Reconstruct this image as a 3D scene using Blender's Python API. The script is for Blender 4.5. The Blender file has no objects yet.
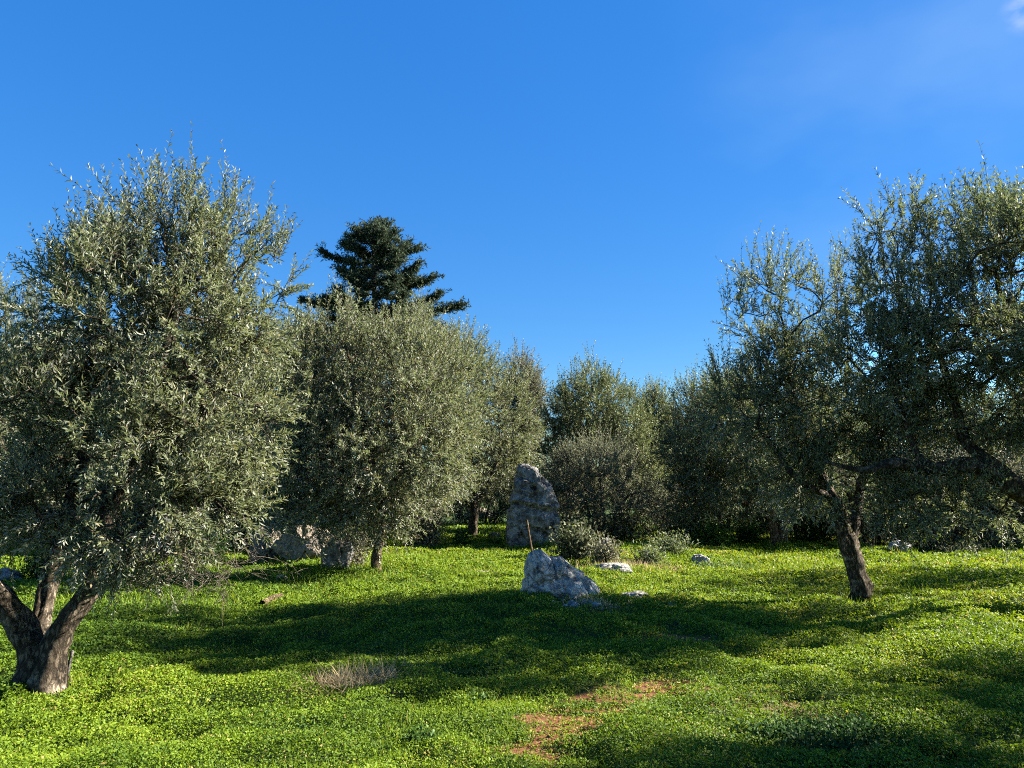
import bpy, math, numpy as np
from mathutils import Vector

S = bpy.context.scene
COL = S.collection
R = math.radians
F = 740.0
PITCH = R(8.1)
CAMZ = 1.6
SUN_AZ = 81.0      # degrees clockwise from +Y
SUN_EL = 29.0

# ------------------------------------------------------------------ pixel <-> world
FWD = np.array([0, math.cos(PITCH), math.sin(PITCH)])
UP = np.array([0, -math.sin(PITCH), math.cos(PITCH)])
CAM = np.array([0, 0, CAMZ])


def at(x, y, D):
    d = np.array([(x - 512) / F, 0, 0]) + FWD + UP * ((384 - y) / F)
    return CAM + d * (D / d[1])


# ------------------------------------------------------------------ noise
def _hash(ix, iy, iz, seed):
    h = (ix * 374761393 + iy * 668265263 + iz * 2147483647 + seed * 974634777) & 0xffffffff
    h = ((h ^ (h >> 13)) * 1274126177) & 0xffffffff
    h = ((h ^ (h >> 16)) * 2246822519) & 0xffffffff
    return ((h ^ (h >> 15)) & 0xffff) / 65535.0


def vnoise(p, scale=1.0, seed=0):
    p = np.asarray(p, float) / scale
    i = np.floor(p).astype(np.int64)
    f = p - i
    f = f * f * (3 - 2 * f)
    out = 0
    for dx in (0, 1):
        wx = f[:, 0] if dx else 1 - f[:, 0]
        for dy in (0, 1):
            wy = f[:, 1] if dy else 1 - f[:, 1]
            for dz in (0, 1):
                wz = f[:, 2] if dz else 1 - f[:, 2]
                out = out + wx * wy * wz * _hash(i[:, 0] + dx, i[:, 1] + dy, i[:, 2] + dz, seed)
    return out


def fbm(p, scale, octs=4, seed=0, gain=0.5):
    a, tot, out = 1.0, 0.0, 0
    for o in range(octs):
        out = out + a * vnoise(p, scale / 2 ** o, seed + o * 17)
        tot += a
        a *= gain
    return out / tot


def smooth(a, b, x):
    t = np.clip((x - a) / (b - a), 0, 1)
    return t * t * (3 - 2 * t)


def hgt(x, y):
    x = np.atleast_1d(np.asarray(x, float)); y = np.atleast_1d(np.asarray(y, float))
    p = np.stack([x, y, np.zeros_like(x)], 1)
    d = np.hypot(x, y)
    h = (vnoise(p, 3.1, 5) - .5) * .20 + (vnoise(p, 1.1, 6) - .5) * .10 + (vnoise(p, .5, 9) - .5) * .05 + (vnoise(p, 9., 7) - .5) * .22
    h = h * smooth(1.5, 6, d)
    h = h + (vnoise(p, 60, 8) - .5) * 3.0 * smooth(40, 160, d)
    return h


def gp(x, y):
    """ground point seen at pixel x, y"""
    d = np.array([(x - 512) / F, 0, 0]) + FWD + UP * ((384 - y) / F)
    z = 0.0
    for _ in range(4):
        t = (z - CAMZ) / d[2]
        p = CAM + d * t
        z = float(hgt(p[0], p[1])[0])
    return np.array([p[0], p[1], z])


def on_ground(x, y):
    return np.array([x, y, float(hgt(x, y)[0])])


# ------------------------------------------------------------------ mesh helpers
def mesh_from(name, V, Q, var=None, mat=None, smooth_shade=True, extra=None):
    """V (n,3), Q (m,4) quads or (m,3) tris"""
    V = np.ascontiguousarray(V, np.float32); Q = np.ascontiguousarray(Q, np.int32)
    me = bpy.data.meshes.new(name)
    n, m, k = len(V), len(Q), Q.shape[1]
    me.vertices.add(n); me.vertices.foreach_set('co', V.ravel())
    me.loops.add(m * k); me.loops.foreach_set('vertex_index', Q.ravel())
    me.polygons.add(m); me.polygons.foreach_set('loop_start', np.arange(0, m * k, k, dtype=np.int32))
    if not smooth_shade:
        me.polygons.foreach_set('use_smooth', np.zeros(m, bool))
    else:
        me.polygons.foreach_set('use_smooth', np.ones(m, bool))
    if var is not None:
        a = me.attributes.new('var', 'FLOAT', 'POINT'); a.data.foreach_set('value', np.ascontiguousarray(var, np.float32))
    for nm, arr in (extra or {}).items():
        a = me.attributes.new(nm, 'FLOAT', 'POINT'); a.data.foreach_set('value', np.ascontiguousarray(arr, np.float32))
    me.update(calc_edges=True)
    if mat:
        me.materials.append(mat)
    return me


def obj(name, me, parent=None, loc=None):
    o = bpy.data.objects.new(name, me); COL.objects.link(o)
    if parent is not None:
        o.parent = parent
    if loc is not None:
        o.location = loc
    return o


def tag(o, label=None, cat=None, group=None, kind=None):
    if label: o['label'] = label
    if cat: o['category'] = cat
    if group: o['group'] = group
    if kind: o['kind'] = kind
    return o


def thing(name, loc, label, cat, group=None):
    o = bpy.data.objects.new(name, None); COL.objects.link(o)
    o.location = loc; o.empty_display_size = .2
    return tag(o, label, cat, group)


class Parts:
    def __init__(s): s.V = []; s.Q = []; s.n = 0
    def add(s, V, Q):
        s.V.append(V); s.Q.append(np.asarray(Q) + s.n); s.n += len(V)
    def get(s): return np.concatenate(s.V), np.concatenate(s.Q)


def norm(v): return v / (np.linalg.norm(v, axis=-1, keepdims=True) + 1e-9)


def catmull(P, step):
    P = np.asarray(P, float)
    if len(P) < 2: return P
    E = np.vstack([2 * P[0] - P[1], P, 2 * P[-1] - P[-2]])
    out = []
    for i in range(1, len(E) - 2):
        a, b, c, d = E[i - 1:i + 3]
        n = max(1, int(np.linalg.norm((c - b)[:3]) / step))
        t = (np.arange(n) / n)[:, None]
        out.append(.5 * (2 * b + (c - a) * t + (2 * a - 5 * b + 4 * c - d) * t ** 2 + (3 * b - a - 3 * c + d) * t ** 3))
    out.append(P[-1:])
    return np.vstack(out)


def sweep(P, r, ns=8, bark=0.0, seed=0, flare=0.0):
    """tube along P (n,3), radii r (n)"""
    P = np.asarray(P, float); n = len(P)
    T = norm(np.gradient(P, axis=0))
    u = np.array([1., .13, .07]); u = norm(u - T[0] * u.dot(T[0]))
    U = np.empty_like(P); U[0] = u
    for i in range(1, n):
        u = U[i - 1] - T[i] * U[i - 1].dot(T[i]); U[i] = norm(u)
    W = np.cross(T, U)
    a = np.arange(ns) * 2 * math.pi / ns
    rr = np.repeat(np.asarray(r, float)[:, None], ns, 1)
    if bark > 0:
        ang = np.tile(a, (n, 1))
        arc = np.concatenate([[0], np.cumsum(np.linalg.norm(np.diff(P, axis=0), axis=1))])[:, None] + 0 * ang
        q = np.stack([np.cos(ang + arc * .8) * 2.2, np.sin(ang + arc * .8) * 2.2, arc * 3.0], -1).reshape(-1, 3)
        nz = (fbm(q, 1.3, 4, seed) - .5).reshape(n, ns)
        q2 = np.stack([np.cos(ang + arc * .5) * 7, np.sin(ang + arc * .5) * 7, arc * 5.0], -1).reshape(-1, 3)
        nz2 = (fbm(q2, 1.0, 3, seed + 3) - .5).reshape(n, ns)
        rr = rr * (1 + bark * (nz * 1.5 + nz2 * .7))
        if flare:
            lob = 1 + flare * np.exp(-arc / .22) * (0.8 + .9 * np.sin(ang * 3 + seed) * .5 + nz)
            rr = rr * lob
    V = P[:, None, :] + rr[..., None] * (np.cos(a)[None, :, None] * U[:, None, :] + np.sin(a)[None, :, None] * W[:, None, :])
    V = V.reshape(-1, 3)
    i = np.arange(n - 1)[:, None] * ns; j = np.arange(ns)[None, :]; j2 = (j + 1) % ns
    Q = np.stack([i + j, i + j2, i + ns + j2, i + ns + j], -1).reshape(-1, 4)
    # end cap: collapse the tip
    tip = V[-ns:].mean(0) + T[-1] * r[-1] * .5
    V = np.vstack([V, tip[None]]); k = len(V) - 1
    b = (n - 1) * ns
    cap = np.stack([b + np.arange(0, ns), b + (np.arange(ns) + 1) % ns, np.full(ns, k), np.full(ns, k)], -1)
    # degenerate quads are avoided by pairing the cap's sides
    cap = np.array([[b + t, b + (t + 1) % ns, b + (t + 2) % ns, k] for t in range(0, ns - 1, 2)])
    return V, np.vstack([Q, cap])


def thin_stems(P0, D, L, r, bend, rng, segs=3):
    """vectorised 3-sided tapered twigs; returns V, Q and the curve function samples"""
    n = len(P0)
    t = np.linspace(0, 1, segs + 1)
    C = P0[:, None, :] + D[:, None, :] * (L[:, None, None] * t[None, :, None]) + bend[:, None, :] * ((t ** 2)[None, :, None] * L[:, None, None])
    ref = np.tile([.31, .52, .79], (n, 1))
    U = norm(np.cross(D, ref)); W = np.cross(D, U)
    a = np.arange(3) * 2 * math.pi / 3
    rad = r[:, None] * (1 - .75 * t)[None, :]
    V = C[:, :, None, :] + rad[:, :, None, None] * (np.cos(a)[None, None, :, None] * U[:, None, None, :] + np.sin(a)[None, None, :, None] * W[:, None, None, :])
    V = V.reshape(-1, 3)
    base = (np.arange(n) * (segs + 1) * 3)[:, None, None]
    s = (np.arange(segs) * 3)[None, :, None]; j = np.arange(3)[None, None, :]; j2 = (j + 1) % 3
    Q = np.stack(np.broadcast_arrays(base + s + j, base + s + j2, base + s + 3 + j2, base + s + 3 + j), -1).reshape(-1, 4)
    return V, Q


def leaf_quads(P, D, N, L, W, fold=.18, droop=.12):
    """lanceolate leaf: base, side, tip, side"""
    Sd = norm(np.cross(D, N)); Nn = np.cross(Sd, D)
    L = L[:, None]; W = W[:, None]
    b = P
    s1 = P + D * L * .45 + Sd * W * .5 + Nn * W * fold
    s2 = P + D * L * .45 - Sd * W * .5 + Nn * W * fold
    tp = P + D * L - Nn * L * droop
    V = np.stack([b, s1, tp, s2], 1).reshape(-1, 3)
    Q = np.arange(len(P) * 4).reshape(-1, 4)
    return V, Q


def rand_unit(rng, n): return norm(rng.normal(size=(n, 3)))


# ------------------------------------------------------------------ materials
def new_mat(name):
    m = bpy.data.materials.new(name); m.use_nodes = True
    nt = m.node_tree; nt.nodes.clear()
    out = nt.nodes.new('ShaderNodeOutputMaterial')
    return m, nt, out


def N_(nt, t, **kw):
    n = nt.nodes.new(t)
    for k, v in kw.items(): setattr(n, k, v)
    return n


def ramp(nt, fac, stops):
    r = nt.nodes.new('ShaderNodeValToRGB')
    e = r.color_ramp.elements
    while len(e) < len(stops): e.new(.5)
    for el, (p, c) in zip(e, stops):
        el.position = p; el.color = (*c, 1)
    nt.links.new(fac, r.inputs[0])
    return r.outputs[0]


def mixc(nt, fac, a, b, mode='MIX'):
    m = nt.nodes.new('ShaderNodeMix'); m.data_type = 'RGBA'; m.blend_type = mode
    for sock, v in ((m.inputs[0], fac), (m.inputs[6], a), (m.inputs[7], b)):
        if isinstance(v, (int, float)): sock.default_value = v
        elif isinstance(v, tuple): sock.default_value = (*v, 1)
        else: nt.links.new(v, sock)
    return m.outputs[2]


def leaf_mat(name, stops, back=None, transl=.25, rough=.42, tcol=None, spec=.5):
    m, nt, out = new_mat(name)
    at_ = N_(nt, 'ShaderNodeAttribute', attribute_name='var')
    c = ramp(nt, at_.outputs['Fac'], stops)
    if back:
        g = N_(nt, 'ShaderNodeNewGeometry')
        cb = ramp(nt, at_.outputs['Fac'], back)
        c2 = mixc(nt, g.outputs['Backfacing'], c, cb)
    else:
        c2 = c
    p = N_(nt, 'ShaderNodeBsdfPrincipled'); p.inputs['Roughness'].default_value = rough
    p.inputs['Specular IOR Level'].default_value = spec
    nt.links.new(c2, p.inputs['Base Color'])
    t = N_(nt, 'ShaderNodeBsdfTranslucent')
    if tcol: tc = mixc(nt, 1.0, c, tcol, 'MULTIPLY')
    else: tc = c
    nt.links.new(tc, t.inputs['Color'])
    mx = N_(nt, 'ShaderNodeMixShader'); mx.inputs[0].default_value = transl
    nt.links.new(p.outputs[0], mx.inputs[1]); nt.links.new(t.outputs[0], mx.inputs[2])
    nt.links.new(mx.outputs[0], out.inputs[0])
    return m


def bark_mat(name, dark, light, scale=9):
    m, nt, out = new_mat(name)
    tc = N_(nt, 'ShaderNodeTexCoord')
    mp = N_(nt, 'ShaderNodeMapping'); mp.inputs['Scale'].default_value = (1, 1, .4)
    nt.links.new(tc.outputs['Object'], mp.inputs[0])
    n1 = N_(nt, 'ShaderNodeTexNoise'); n1.inputs['Scale'].default_value = scale * 2.6; n1.inputs['Detail'].default_value = 9; n1.inputs['Roughness'].default_value = .72; n1.inputs['Distortion'].default_value = .8
    vo = N_(nt, 'ShaderNodeTexVoronoi', feature='DISTANCE_TO_EDGE'); vo.inputs['Scale'].default_value = scale * 2.2
    dis = N_(nt, 'ShaderNodeVectorMath', operation='ADD')
    nt.links.new(mp.outputs[0], n1.inputs['Vector'])
    sc_ = N_(nt, 'ShaderNodeVectorMath', operation='SCALE'); sc_.inputs['Scale'].default_value = .12
    nt.links.new(n1.outputs['Color'], sc_.inputs[0]); nt.links.new(mp.outputs[0], dis.inputs[0]); nt.links.new(sc_.outputs[0], dis.inputs[1])
    nt.links.new(dis.outputs[0], vo.inputs['Vector'])
    n2 = N_(nt, 'ShaderNodeTexNoise'); n2.inputs['Scale'].default_value = scale * .7; n2.inputs['Detail'].default_value = 6; n2.inputs['Roughness'].default_value = .65
    nt.links.new(tc.outputs['Object'], n2.inputs['Vector'])
    c1 = ramp(nt, n1.outputs['Fac'], [(.32, dark), (.68, light)])
    crack = ramp(nt, vo.outputs['Distance'], [(.0, (.35, .35, .35)), (.16, (1, 1, 1))])
    c1 = mixc(nt, 1.0, c1, crack, 'MULTIPLY')
    c2 = mixc(nt, ramp(nt, n2.outputs['Fac'], [(.54, (0, 0, 0)), (.66, (.8, .8, .8))]), c1, tuple(min(1, x * 1.7 + .04) for x in light))
    c2 = mixc(nt, ramp(nt, n2.outputs['Fac'], [(.36, (.75, .75, .75)), (.46, (0, 0, 0))]), c2, dark)
    p = N_(nt, 'ShaderNodeBsdfPrincipled'); p.inputs['Roughness'].default_value = .92
    p.inputs['Specular IOR Level'].default_value = .12
    nt.links.new(c2, p.inputs['Base Color'])
    ad = N_(nt, 'ShaderNodeMath', operation='MULTIPLY_ADD'); ad.inputs[1].default_value = 1.0
    nt.links.new(n1.outputs['Fac'], ad.inputs[0]); nt.links.new(crack, ad.inputs[2])
    b = N_(nt, 'ShaderNodeBump'); b.inputs['Strength'].default_value = 1.0; b.inputs['Distance'].default_value = .035
    nt.links.new(ad.outputs[0], b.inputs['Height']); nt.links.new(b.outputs[0], p.inputs['Normal'])
    nt.links.new(p.outputs[0], out.inputs[0])
    return m


def rock_mat(name, base, dark, pale, scale=3.0):
    m, nt, out = new_mat(name)
    tc = N_(nt, 'ShaderNodeTexCoord')
    n1 = N_(nt, 'ShaderNodeTexNoise'); n1.inputs['Scale'].default_value = scale * 4; n1.inputs['Detail'].default_value = 10; n1.inputs['Roughness'].default_value = .7
    n2 = N_(nt, 'ShaderNodeTexNoise'); n2.inputs['Scale'].default_value = scale; n2.inputs['Detail'].default_value = 6; n2.inputs['Roughness'].default_value = .6
    n3 = N_(nt, 'ShaderNodeTexNoise'); n3.inputs['Scale'].default_value = scale * 2.3; n3.inputs['Detail'].default_value = 8; n3.inputs['W' if False else 'Lacunarity'].default_value = 2.3
    vo = N_(nt, 'ShaderNodeTexVoronoi'); vo.inputs['Scale'].default_value = scale * 5
    for n in (n1, n2, n3, vo): nt.links.new(tc.outputs['Object'], n.inputs['Vector'])
    mid = tuple(a_ * .45 + b_ * .55 for a_, b_ in zip(dark, base))
    c = ramp(nt, n1.outputs['Fac'], [(.30, mid), (.50, base), (.75, pale)])
    f = ramp(nt, n2.outputs['Fac'], [(.42, (0, 0, 0)), (.6, (1, 1, 1))])
    c = mixc(nt, f, c, mixc(nt, .35, c, pale))
    f2 = ramp(nt, n3.outputs['Fac'], [(.48, (0, 0, 0)), (.66, (.85, .85, .85))])
    c = mixc(nt, f2, c, dark)
    p = N_(nt, 'ShaderNodeBsdfPrincipled'); p.inputs['Roughness'].default_value = .92
    p.inputs['Specular IOR Level'].default_value = .15
    nt.links.new(c, p.inputs['Base Color'])
    ad = N_(nt, 'ShaderNodeMath', operation='ADD')
    nt.links.new(n1.outputs['Fac'], ad.inputs[0]); nt.links.new(vo.outputs['Distance'], ad.inputs[1])
    b = N_(nt, 'ShaderNodeBump'); b.inputs['Strength'].default_value = .9; b.inputs['Distance'].default_value = .04
    nt.links.new(ad.outputs[0], b.inputs['Height']); nt.links.new(b.outputs[0], p.inputs['Normal'])
    nt.links.new(p.outputs[0], out.inputs[0])
    return m


OL_BACK = [(0, (.19, .205, .16)), (.6, (.27, .28, .225)), (1, (.35, .35, .285))]
M = {}
M['olive'] = leaf_mat('olive_leaf', [(0, (.08, .098, .05)), (.5, (.13, .148, .076)), (.9, (.18, .187, .10)), (1, (.22, .18, .10))], OL_BACK, .36, .55, (1.15, 1.15, .7), .2)
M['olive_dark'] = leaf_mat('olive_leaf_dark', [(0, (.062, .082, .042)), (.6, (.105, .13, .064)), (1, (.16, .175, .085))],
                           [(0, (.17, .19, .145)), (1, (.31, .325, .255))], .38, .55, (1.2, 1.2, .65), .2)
M['olive_mid'] = leaf_mat('olive_leaf_mid', [(0, (.08, .10, .05)), (.6, (.13, .152, .075)), (1, (.185, .195, .10))],
                          [(0, (.19, .205, .16)), (1, (.34, .345, .275))], .38, .55, (1.15, 1.15, .7), .2)
M['scrub'] = leaf_mat('scrub_leaf', [(0, (0.072, 0.091, 0.029)), (.5, (0.124, 0.150, 0.046)), (.85, (0.182, 0.189, 0.065)), (1, (0.247, 0.189, 0.085))],
                      [(0, (0.104, 0.130, 0.052)), (1, (0.221, 0.227, 0.117))], .28, .6, None, .3)
M['scrub_brown'] = leaf_mat('scrub_leaf_brown', [(0, (.095, .10, .058)), (.5, (.15, .148, .086)), (1, (.22, .19, .12))], None, .3, .7, None, .25)
M['scrub_grey'] = leaf_mat('scrub_leaf_grey', [(0, (.10, .115, .06)), (.6, (.165, .175, .10)), (1, (.23, .22, .14))], None, .34, .7, None, .25)
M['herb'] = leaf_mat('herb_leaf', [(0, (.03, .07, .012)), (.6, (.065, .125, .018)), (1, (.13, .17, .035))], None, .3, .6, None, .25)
M['sage'] = leaf_mat('sage_leaf', [(0, (.055, .068, .035)), (.6, (.10, .11, .055)), (1, (.17, .165, .09))], None, .25, .7, None, .25)
M['conifer'] = leaf_mat('conifer_needle', [(0, (.022, .036, .022)), (.6, (.044, .064, .036)), (1, (.09, .095, .045))], None, .18, .75, None, .12)
M['clover'] = leaf_mat('clover_leaf', [(0, (.030, .064, .009)), (.35, (.076, .132, .010)), (.7, (.142, .210, .013)), (.9, (.18, .235, .018)), (1, (.27, .22, .07))],
                       None, .36, .6, (1.25, 1.2, .5), .16)
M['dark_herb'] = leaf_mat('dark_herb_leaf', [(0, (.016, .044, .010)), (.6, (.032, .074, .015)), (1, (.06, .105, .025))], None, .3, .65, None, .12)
M['straw'] = leaf_mat('dry_stem', [(0, (.17, .115, .05)), (.5, (.36, .275, .14)), (1, (.54, .44, .25))], None, .42, .7, None, .2)
M['bark'] = bark_mat('olive_bark', (.030, .024, .017), (.15, .117, .082))
M['bark_warm'] = bark_mat('warm_bark', (.05, .032, .02), (.18, .125, .08))
M['bark_grey'] = bark_mat('grey_bark', (.05, .045, .04), (.19, .175, .155))
M['dead_wood'] = bark_mat('dead_wood', (.14, .115, .088), (.36, .30, .235), 20)
M['pale_wood'] = bark_mat('pale_wood', (.09, .06, .035), (.24, .165, .10), 14)
M['rock'] = rock_mat('limestone', (.105, .098, .09), (.018, .017, .016), (.33, .315, .29), 2.8)
M['rock_fine'] = rock_mat('limestone_fine', (.22, .205, .185), (.025, .024, .023), (.56, .54, .50), 3.4)
M['rock_warm'] = rock_mat('limestone_warm', (.15, .125, .095), (.04, .033, .026), (.26, .215, .16), 4.0)


# ------------------------------------------------------------------ trees
def make_tree(name, label, cat, base, limbs, blobs, nodes=900, twigs=3, leaves=20, leaf=(.066, .0135), tw_len=(.22, .42),
              mat='olive', bark='bark', seed=1, group=None, up=.55, gap=.40, gap_scale=.55, min_z=.35, bare=None,
              shell=.28, r0=.0035, spread=.75, flare=.35, bark_amp=.5, shoots=0, branch_ns=5, droop=.5, keep_parts=True):
    """limbs: list of polylines of (x,y,z,r); blobs: (centre, radii, weight). All in world coordinates."""
    rng = np.random.default_rng(seed)
    base = np.asarray(base, float)
    root = thing(name, base, label, cat, group)
    tp = Parts()
    sk_p, sk_len, sk_par, sk_r = [], [], [], []
    for li, lb in enumerate(limbs):
        lb = np.array(lb, float)
        C = catmull(lb, .045)
        big = lb[0, 3]
        V, Q = sweep(C[:, :3], np.maximum(C[:, 3], .004), 18 if big > .1 else 10, bark_amp, seed * 7 + li, flare if lb[0, 2] < base[2] + .12 else 0)
        tp.add(V - base, Q)
        L = np.concatenate([[0], np.cumsum(np.linalg.norm(np.diff(C[:, :3], axis=0), axis=1))])
        idx = range(int(len(C) * .45), len(C), 3)
        for i in idx:
            sk_p.append(C[i, :3]); sk_len.append(L[i] * .3 + (1 - i / len(C)) * .8); sk_par.append(-1); sk_r.append(C[i, 3])
    V, Q = tp.get()
    obj('trunk', mesh_from('trunk', V, Q, mat=M[bark]), root)
    ns0 = len(sk_p)
    # nodes in the blobs
    w = np.array([b[2] * np.prod(b[1]) ** .8 for b in blobs]); w = w / w.sum()
    pts, outw = [], []
    for b, wi in zip(blobs, w):
        c, r = np.asarray(b[0]), np.asarray(b[1])
        n = int(nodes * wi * 1.0)
        got = np.zeros((0, 3)); tries = 0
        while len(got) < n and tries < 12:
            u = rand_unit(rng, n * 3) * (rng.random((n * 3, 1)) ** shell)
            q = c + u * r
            nz = vnoise(q, gap_scale, seed + 50) * .65 + vnoise(q, gap_scale * .45, seed + 51) * .35
            ok = (nz > gap) & (q[:, 2] > base[2] + min_z)
            got = np.vstack([got, q[ok]]); tries += 1
        got = got[:n]
        pts.append(got); outw.append(norm((got - c) / r) * np.minimum(1, np.linalg.norm((got - c) / r, axis=1))[:, None])
    pts = np.vstack(pts); outw = np.vstack(outw)
    sk0 = np.array(sk_p)
    dmin = np.min(np.linalg.norm(pts[:, None, :] - sk0[None], axis=2), axis=1)
    o = np.argsort(dmin); pts = pts[o]; outw = outw[o]
    n = len(pts)
    P = np.zeros((ns0 + n, 3)); P[:ns0] = sk0
    LN = np.zeros(ns0 + n); LN[:ns0] = sk_len
    par = np.full(ns0 + n, -1)
    for i in range(n):
        k = ns0 + i
        d = np.linalg.norm(P[:k] - pts[i], axis=1)
        cost = d ** 1.15 + .28 * LN[:k]
        j = int(np.argmin(cost)); par[k] = j; P[k] = pts[i]; LN[k] = LN[j] + d[j]
    # pipe model
    e = 2.35
    acc = np.full(ns0 + n, r0 ** e)
    kids = [[] for _ in range(ns0 + n)]
    for k in range(ns0 + n - 1, ns0 - 1, -1):
        acc[par[k]] += acc[k]; kids[par[k]].append(k)
    rad = acc ** (1 / e)
    rad[:ns0] = np.minimum(rad[:ns0], np.array(sk_r) * .8)
    bp = Parts()
    starts = [(s, k) for s in range(ns0) for k in kids[s]]
    while starts:
        s, k = starts.pop()
        chain = [s, k]
        while kids[chain[-1]]:
            ks = sorted(kids[chain[-1]], key=lambda q: -rad[q])
            for q in ks[1:]: starts.append((chain[-1], q))
            chain.append(ks[0])
        C = P[chain].copy()
        rr = rad[chain].copy(); rr[0] = min(rr[0], rr[1] * 1.15)
        # jitter the long spans
        CC = [np.append(C[0], rr[0])]
        for i in range(1, len(C)):
            d = np.linalg.norm(C[i] - C[i - 1]); m = int(d / .35)
            for t in range(1, m + 1):
                f_ = t / (m + 1)
                CC.append(np.append(C[i - 1] * (1 - f_) + C[i] * f_ + rng.normal(size=3) * .07 * min(1, d), rr[i - 1] * (1 - f_) + rr[i] * f_))
            CC.append(np.append(C[i], rr[i]))
        CC = catmull(np.array(CC), .16)
        V, Q = sweep(CC[:, :3], np.maximum(CC[:, 3], .0015), branch_ns)
        bp.add(V - base, Q)
    # twigs
    tw_n = np.full(n, twigs)
    ti = np.repeat(np.arange(n), tw_n)
    nT = len(ti)
    k = ti + ns0
    f_ = rng.random((nT, 1)) * .5
    pp = P[par[k]]
    seg = pp - P[k]; sl = np.linalg.norm(seg, axis=1, keepdims=True)
    P0 = P[k] + seg / np.maximum(sl, 1e-6) * np.minimum(sl, .3) * f_
    ow = outw[ti]
    upv = np.zeros((nT, 3)); upv[:, 2] = np.where(ow[:, 2] > -.1, up + .35 * ow[:, 2], -.15 * droop)
    D = norm(ow * spread + upv + rng.normal(size=(nT, 3)) * .42)
    L = rng.uniform(*tw_len, nT) * (.85 + .3 * np.maximum(0, ow[:, 2]))
    if shoots:
        sel = (ow[:, 2] > .45) & (rng.random(nT) < shoots)
        L[sel] *= rng.uniform(1.05, 1.45, sel.sum()); D[sel] = norm(D[sel] + np.array([0, 0, 1.1]))
    bend = rng.normal(size=(nT, 3)) * .12; bend[:, 2] += np.where(ow[:, 2] > .2, .10, -.22 * droop)
    sV, sQ = thin_stems(P0 - base, D, L, np.full(nT, .0028 * max(1, leaf[0] / .055)), bend, rng)
    bp.add(sV, sQ)
    V, Q = bp.get()
    obj('branches', mesh_from('branches', V, Q, mat=M[bark]), root)
    # leaves in pairs
    nl = leaves
    t = (np.arange(nl) // 2 * 2 + .5 * (np.arange(nl) % 2) * .3) / max(1, nl - 1)
    T = np.clip(.06 + .94 * t[None, :] + rng.normal(size=(nT, nl)) * .015, 0, 1)
    C = P0[:, None, :] + D[:, None, :] * (T * L[:, None])[..., None] + bend[:, None, :] * ((T ** 2) * L[:, None])[..., None]
    ang0 = rng.random((nT, 1)) * 6.283 + (np.arange(nl) // 2)[None, :] * 1.57 + (np.arange(nl) % 2)[None, :] * 3.1416 + rng.normal(size=(nT, nl)) * .35
    ref = np.tile([.31, .52, .79], (nT, 1))
    U = norm(np.cross(D, ref)); W = np.cross(D, U)
    lat = np.cos(ang0)[..., None] * U[:, None, :] + np.sin(ang0)[..., None] * W[:, None, :]
    ax = norm(D[:, None, :] + 2 * bend[:, None, :] * T[..., None])
    LD = norm(ax * rng.uniform(.6, 1.25, (nT, nl, 1)) + lat * .7 + rng.normal(size=(nT, nl, 3)) * .16)
    NN = ax * .9 - lat * .25 + rng.normal(size=(nT, nl, 3)) * .55 + np.array([0, 0, .45])
    Ls = leaf[0] * rng.uniform(.65, 1.15, (nT, nl)) * (1 - .35 * T ** 3)
    Ws = leaf[1] * rng.uniform(.8, 1.2, (nT, nl))
    keep = rng.random((nT, nl)) < .9
    flat = lambda a: a[keep]
    V, Q = leaf_quads(flat(C) - base, flat(LD), flat(NN), flat(Ls), flat(Ws))
    tv = rng.random((nT, 1)) * .55 + .1
    var = np.clip(tv + rng.normal(size=(nT, nl)) * .16 + (vnoise(P0, .8, seed + 9)[:, None] - .5) * .35, 0, .93)
    var = np.where(rng.random((nT, nl)) < .015, 1.0, var)
    obj('crown', mesh_from('crown', V, Q, np.repeat(flat(var), 4), M[mat]), root)
    if bare:
        bp = Parts()
        for (c, r, nb, ln) in bare:
            c = np.asarray(c); r = np.asarray(r)
            q = c + rand_unit(rng, nb) * (rng.random((nb, 1)) ** .4) * r
            D = norm(rng.normal(size=(nb, 3)) * np.array([1, 1, .5]) + np.array([0, 0, -.45]))
            L = rng.uniform(.6, 1.2, nb) * ln
            bend = rng.normal(size=(nb, 3)) * .25
            V, Q = thin_stems(q - base, D, L, np.full(nb, .0035), bend, rng, 4); bp.add(V, Q)
            for s in range(5):
                tt = rng.uniform(.2, .95, nb)
                q2 = q + D * (tt * L)[:, None] + bend * (tt ** 2 * L)[:, None]
                D2 = norm(D * .8 + rng.normal(size=(nb, 3)) * .7)
                V, Q = thin_stems(q2 - base, D2, L * rng.uniform(.25, .5, nb), np.full(nb, .0024), rng.normal(size=(nb, 3)) * .2, rng, 3); bp.add(V, Q)
        V, Q = bp.get()
        obj('dead_twigs', mesh_from('dead_twigs', V, Q, mat=M['dead_wood']), root)
    return root


def blob(x, y, D, rx, ry, rd, w=1.0):
    c = at(x, y, D); s = D / F
    return (c, (rx * s, rd, ry * s), w)


def limb(pts):
    """list of (x px, y px, D, radius m)"""
    return [(*at(x, y, D), r) for x, y, D, r in pts]


def trunk_from(b, pts):
    """first point on the ground at b, then pixel points"""
    b = np.asarray(b)
    return lambda r: [(b[0], b[1], b[2] - .12, r)] + limb(pts)


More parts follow.
